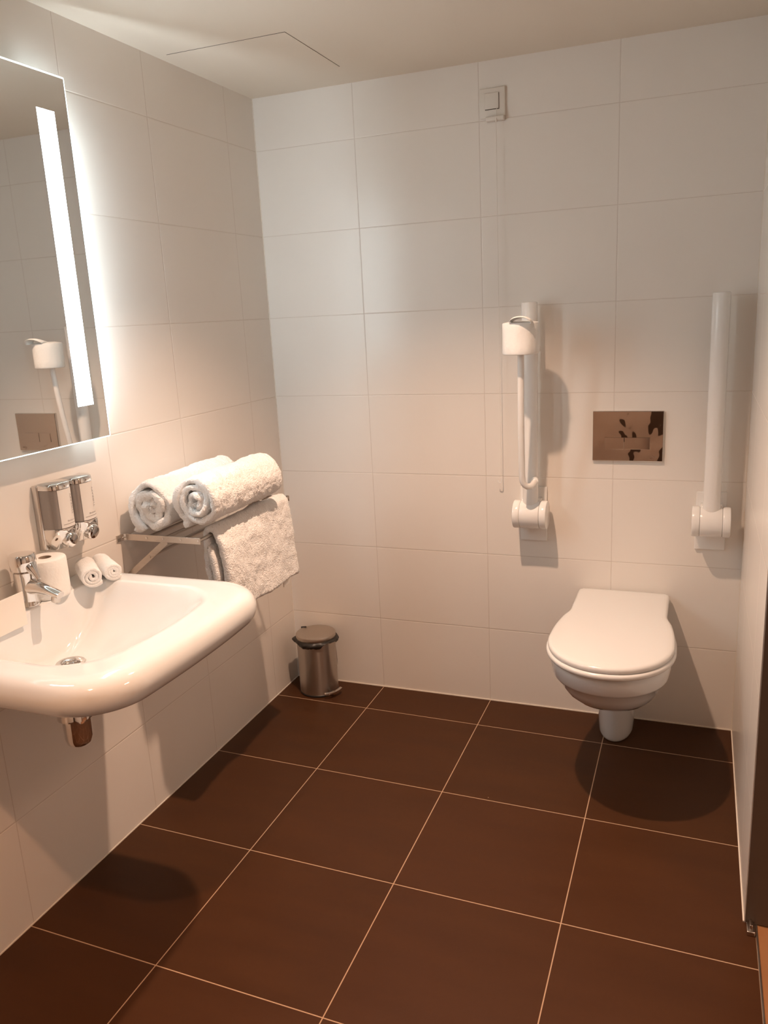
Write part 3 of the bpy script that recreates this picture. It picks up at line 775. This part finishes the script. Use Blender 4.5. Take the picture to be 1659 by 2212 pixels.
# ------------------------------------------------------------------ flush plate
def flush():
    x0, x1, z0, z1 = 1.227, 1.458, 0.968, 1.139
    t = thing('flush_plate', ((x0+x1)/2, 0, z0), 'shiny chrome dual flush plate on the wall above the toilet', 'flush plate')
    n, m = 60, 44; b = MB(); vs = []; fs = []
    def wav(x, z): return 0.0016*noise.noise(Vector((x*12+4, z*12, 5.1)))+0.00025*noise.noise(Vector((x*42, z*42, 1)))
    for j in range(m+1):
        for i in range(n+1):
            x = x0+0.002+(x1-x0-0.004)*i/n; z = z0+0.002+(z1-z0-0.004)*j/m
            vs.append((x, -0.0125+wav(x, z), z))
    for j in range(m):
        for i in range(n): a = j*(n+1)+i; fs.append((a, a+1, a+n+2, a+n+1))
    b.add(vs, fs); b.build('plate_face', mat('plate_chrome', (0.46, 0.37, 0.31), 0.03, 1.0), t, angle=80, normals=False)
    MB().box(x0, x1, -0.0108, 0, z0, z1, bev=0.001).build('plate_body', M_satin, t, smooth=False)
    for a, c in ((1.268, 1.331), (1.3335, 1.416)):
        q = MB(); q.box(a, c, -0.0152, -0.010, 1.009, 1.0495, bev=0.0007); bt = q.build('flush_button', mat('button_chrome', (0.46, 0.37, 0.31), 0.08, 1.0), t, smooth=False)
    # etched ring-and-hook mark with letters, lower right corner
    lx, lz = 1.4225, 0.9825
    lg = MB(); lg.tube([(lx+cos(a)*0.0062, -0.0138, lz+sin(a)*0.0062) for a in [0.9*pi+1.6*pi*k/30 for k in range(31)]], 0.00045, n=6)
    lg.tube([(lx+cos(a)*0.0032, -0.0138, lz+0.0012+sin(a)*0.0026) for a in [0.6*pi+1.3*pi*k/16 for k in range(17)]], 0.0004, n=6)
    lgo = lg.build('logo', M_logo, t)
    Mx = Matrix.Translation((lx+0.0125, -0.0136, lz+0.0012)) @ Matrix.Rotation(pi/2, 4, 'X')
    text_obj('eit', 0.009, Mx, M_logo, t, 'logo_text', 0.0002)
flush()

# ------------------------------------------------------------------ alarm switch with pull cord
def alarm():
    x0, x1, z0, z1 = 0.850, 0.936, 2.106, 2.196
    t = thing('pull_cord_switch', ((x0+x1)/2, 0, z0), 'square ivory emergency switch with a long pull cord high on the back wall', 'switch')
    MB().box(x0, x1, -0.010, 0, z0, z1, bev=0.003).build('switch_plate', M_plast, t)
    MB().box(0.869, 0.9165, -0.0105, -0.009, 2.1295, 2.1785).build('rocker_gap', M_dark, t, smooth=False)
    MB().box(0.868, 0.915, -0.0145, -0.009, 2.1315, 2.1795, bev=0.0012).build('rocker', M_plast, t)
    MB().box(0.872, 0.934, -0.024, -0.0, z0-0.013, z0+0.001, bev=0.003).build('cord_housing', M_plast, t)
    cx = 0.9085
    c = MB(); c.tube([(cx, -0.015, 2.131), (cx, -0.019, 2.118), (cx, -0.024, 2.10), (cx, -0.026, 2.0), (cx+.0005, -0.027, 1.5), (cx-.0005, -0.027, 1.0), (cx, -0.027, 0.893)], 0.0010, n=8)
    cd = c.build('pull_cord', M_cord, t)
    MB().cyl((cx, -0.0245, 2.100), (cx, -0.0245, 2.088), 0.0025, 0.0035, n=12).build('cord_knot', M_cord, cd).location = (0, 0, 0)
    hk = MB(); hk.tube([(cx, -0.027, 0.900), (cx, -0.027, 0.889)]+arc((cx-0.006, -0.027, 0.889), 0.006, 0, -pi*0.95, 12)+[(cx-0.0125, -0.027, 0.8925)], 0.0014, n=8)
    hk.build('cord_hook', M_rail, cd).location = (0, 0, 0)
alarm()

# ------------------------------------------------------------------ folding grab rails
def grab_rail(xc, label, holder=False):
    t = thing('grab_rail', (xc, 0, 0.668), label, 'grab rail', 'folding grab rails beside the toilet')
    zp = 0.779
    MB().box(xc-0.0475, xc+0.0475, -0.011, 0, 0.668, 0.868, bev=0.002).build('wall_plate', M_rail, t)
    yp = -0.062
    MB().cyl((xc-0.034, yp, zp), (xc+0.034, yp, zp), 0.0495, n=56, bev=0.001).build('pivot_drum', M_rail, t)
    for s in (-1, 1):
        MB().cyl((xc+s*0.0345, yp, zp), (xc+s*0.0595, yp, zp), 0.0505, n=56, bev=0.004).build('pivot_cap', M_rail, t)
    MB().box(xc-0.034, xc+0.034, -0.062, -0.008, 0.748, 0.832, bev=0.004).build('pivot_block', M_rail, t)
    # folded-up rail: one thick upright tube with a flat cap
    r = 0.0268; yf = -0.066; zt = 1.512
    p = MB()
    p.loft([[Vector((xc+cos(2*pi*k/40)*rr, yf+sin(2*pi*k/40)*rr, z)) for k in range(40)] for rr, z in
            [(r*0.9, zp+0.02), (r, zp+0.05), (r, 1.0), (r, 1.2), (r, 1.4), (r, zt-0.004), (r-0.0015, zt-0.001), (r-0.005, zt)]])
    yf -= 0.016
    rail = p.build('rail', M_rail, t)
    if holder:
        h = MB(); 
        pts = [(xc+0.020, yf-0.004, 0.908), (xc+0.0195, -0.104, 0.904), (xc+0.018, -0.118, 0.900), (xc+0.014, -0.132, 0.897), (xc+0.004, -0.143, 0.898), (xc-0.004, -0.149, 0.904), (xc-0.009, -0.153, 0.915), (xc-0.011, -0.157, 0.935)]
        pts += [(xc-0.011*(1-k/6), -0.157-0.050*sin(pi/2*k/6), 0.935+0.078*k) for k in range(1, 7)]
        h.tube(pts, 0.0106, n=18)
        h.cyl((xc+0.020, yf-0.004, 0.908), (xc+0.020, yf-0.016, 0.908), 0.0135, bev=0.002)
        hd = h.build('paper_holder', M_rail, rail); hd.location = (0, 0, 0)
    return t
grab_rail(1.022, 'white folding grab rail left of the toilet, folded up and carrying a toilet roll', True)
grab_rail(1.617, 'white folding grab rail right of the toilet, folded up beside the right wall')
rr = paper_roll('toilet_roll', (1.022, -0.213, 1.350), 0.0585, 0.019, 0.100, 'toilet roll hanging on the left grab rail, its loose end tucked over the top', True)
lf = []
for i in range(24):
    a = pi*0.95-pi*1.15*i/23
    k = i/23
    lf.append(Vector((1.030+cos(a)*(0.034+0.006*k), -0.238-0.026*sin(pi*k), 1.4505+0.019*sin(pi*min(1, k*1.15))-0.004*k)))
lfm = MB(); rg = [[p+Vector((0, -0.030+0.012*j, 0.0035*sin(j*1.1))) for p in lf] for j in range(5)]
vs = [p for g_ in rg for p in g_]; n_ = len(lf)
lfm.add(vs, [(j*n_+i, j*n_+i+1, (j+1)*n_+i+1, (j+1)*n_+i) for j in range(4) for i in range(n_-1)])
lo = lfm.build('loose_sheet', M_paper, rr, normals=False)
sm = lo.modifiers.new('thickness', 'SOLIDIFY'); sm.thickness = 0.0012
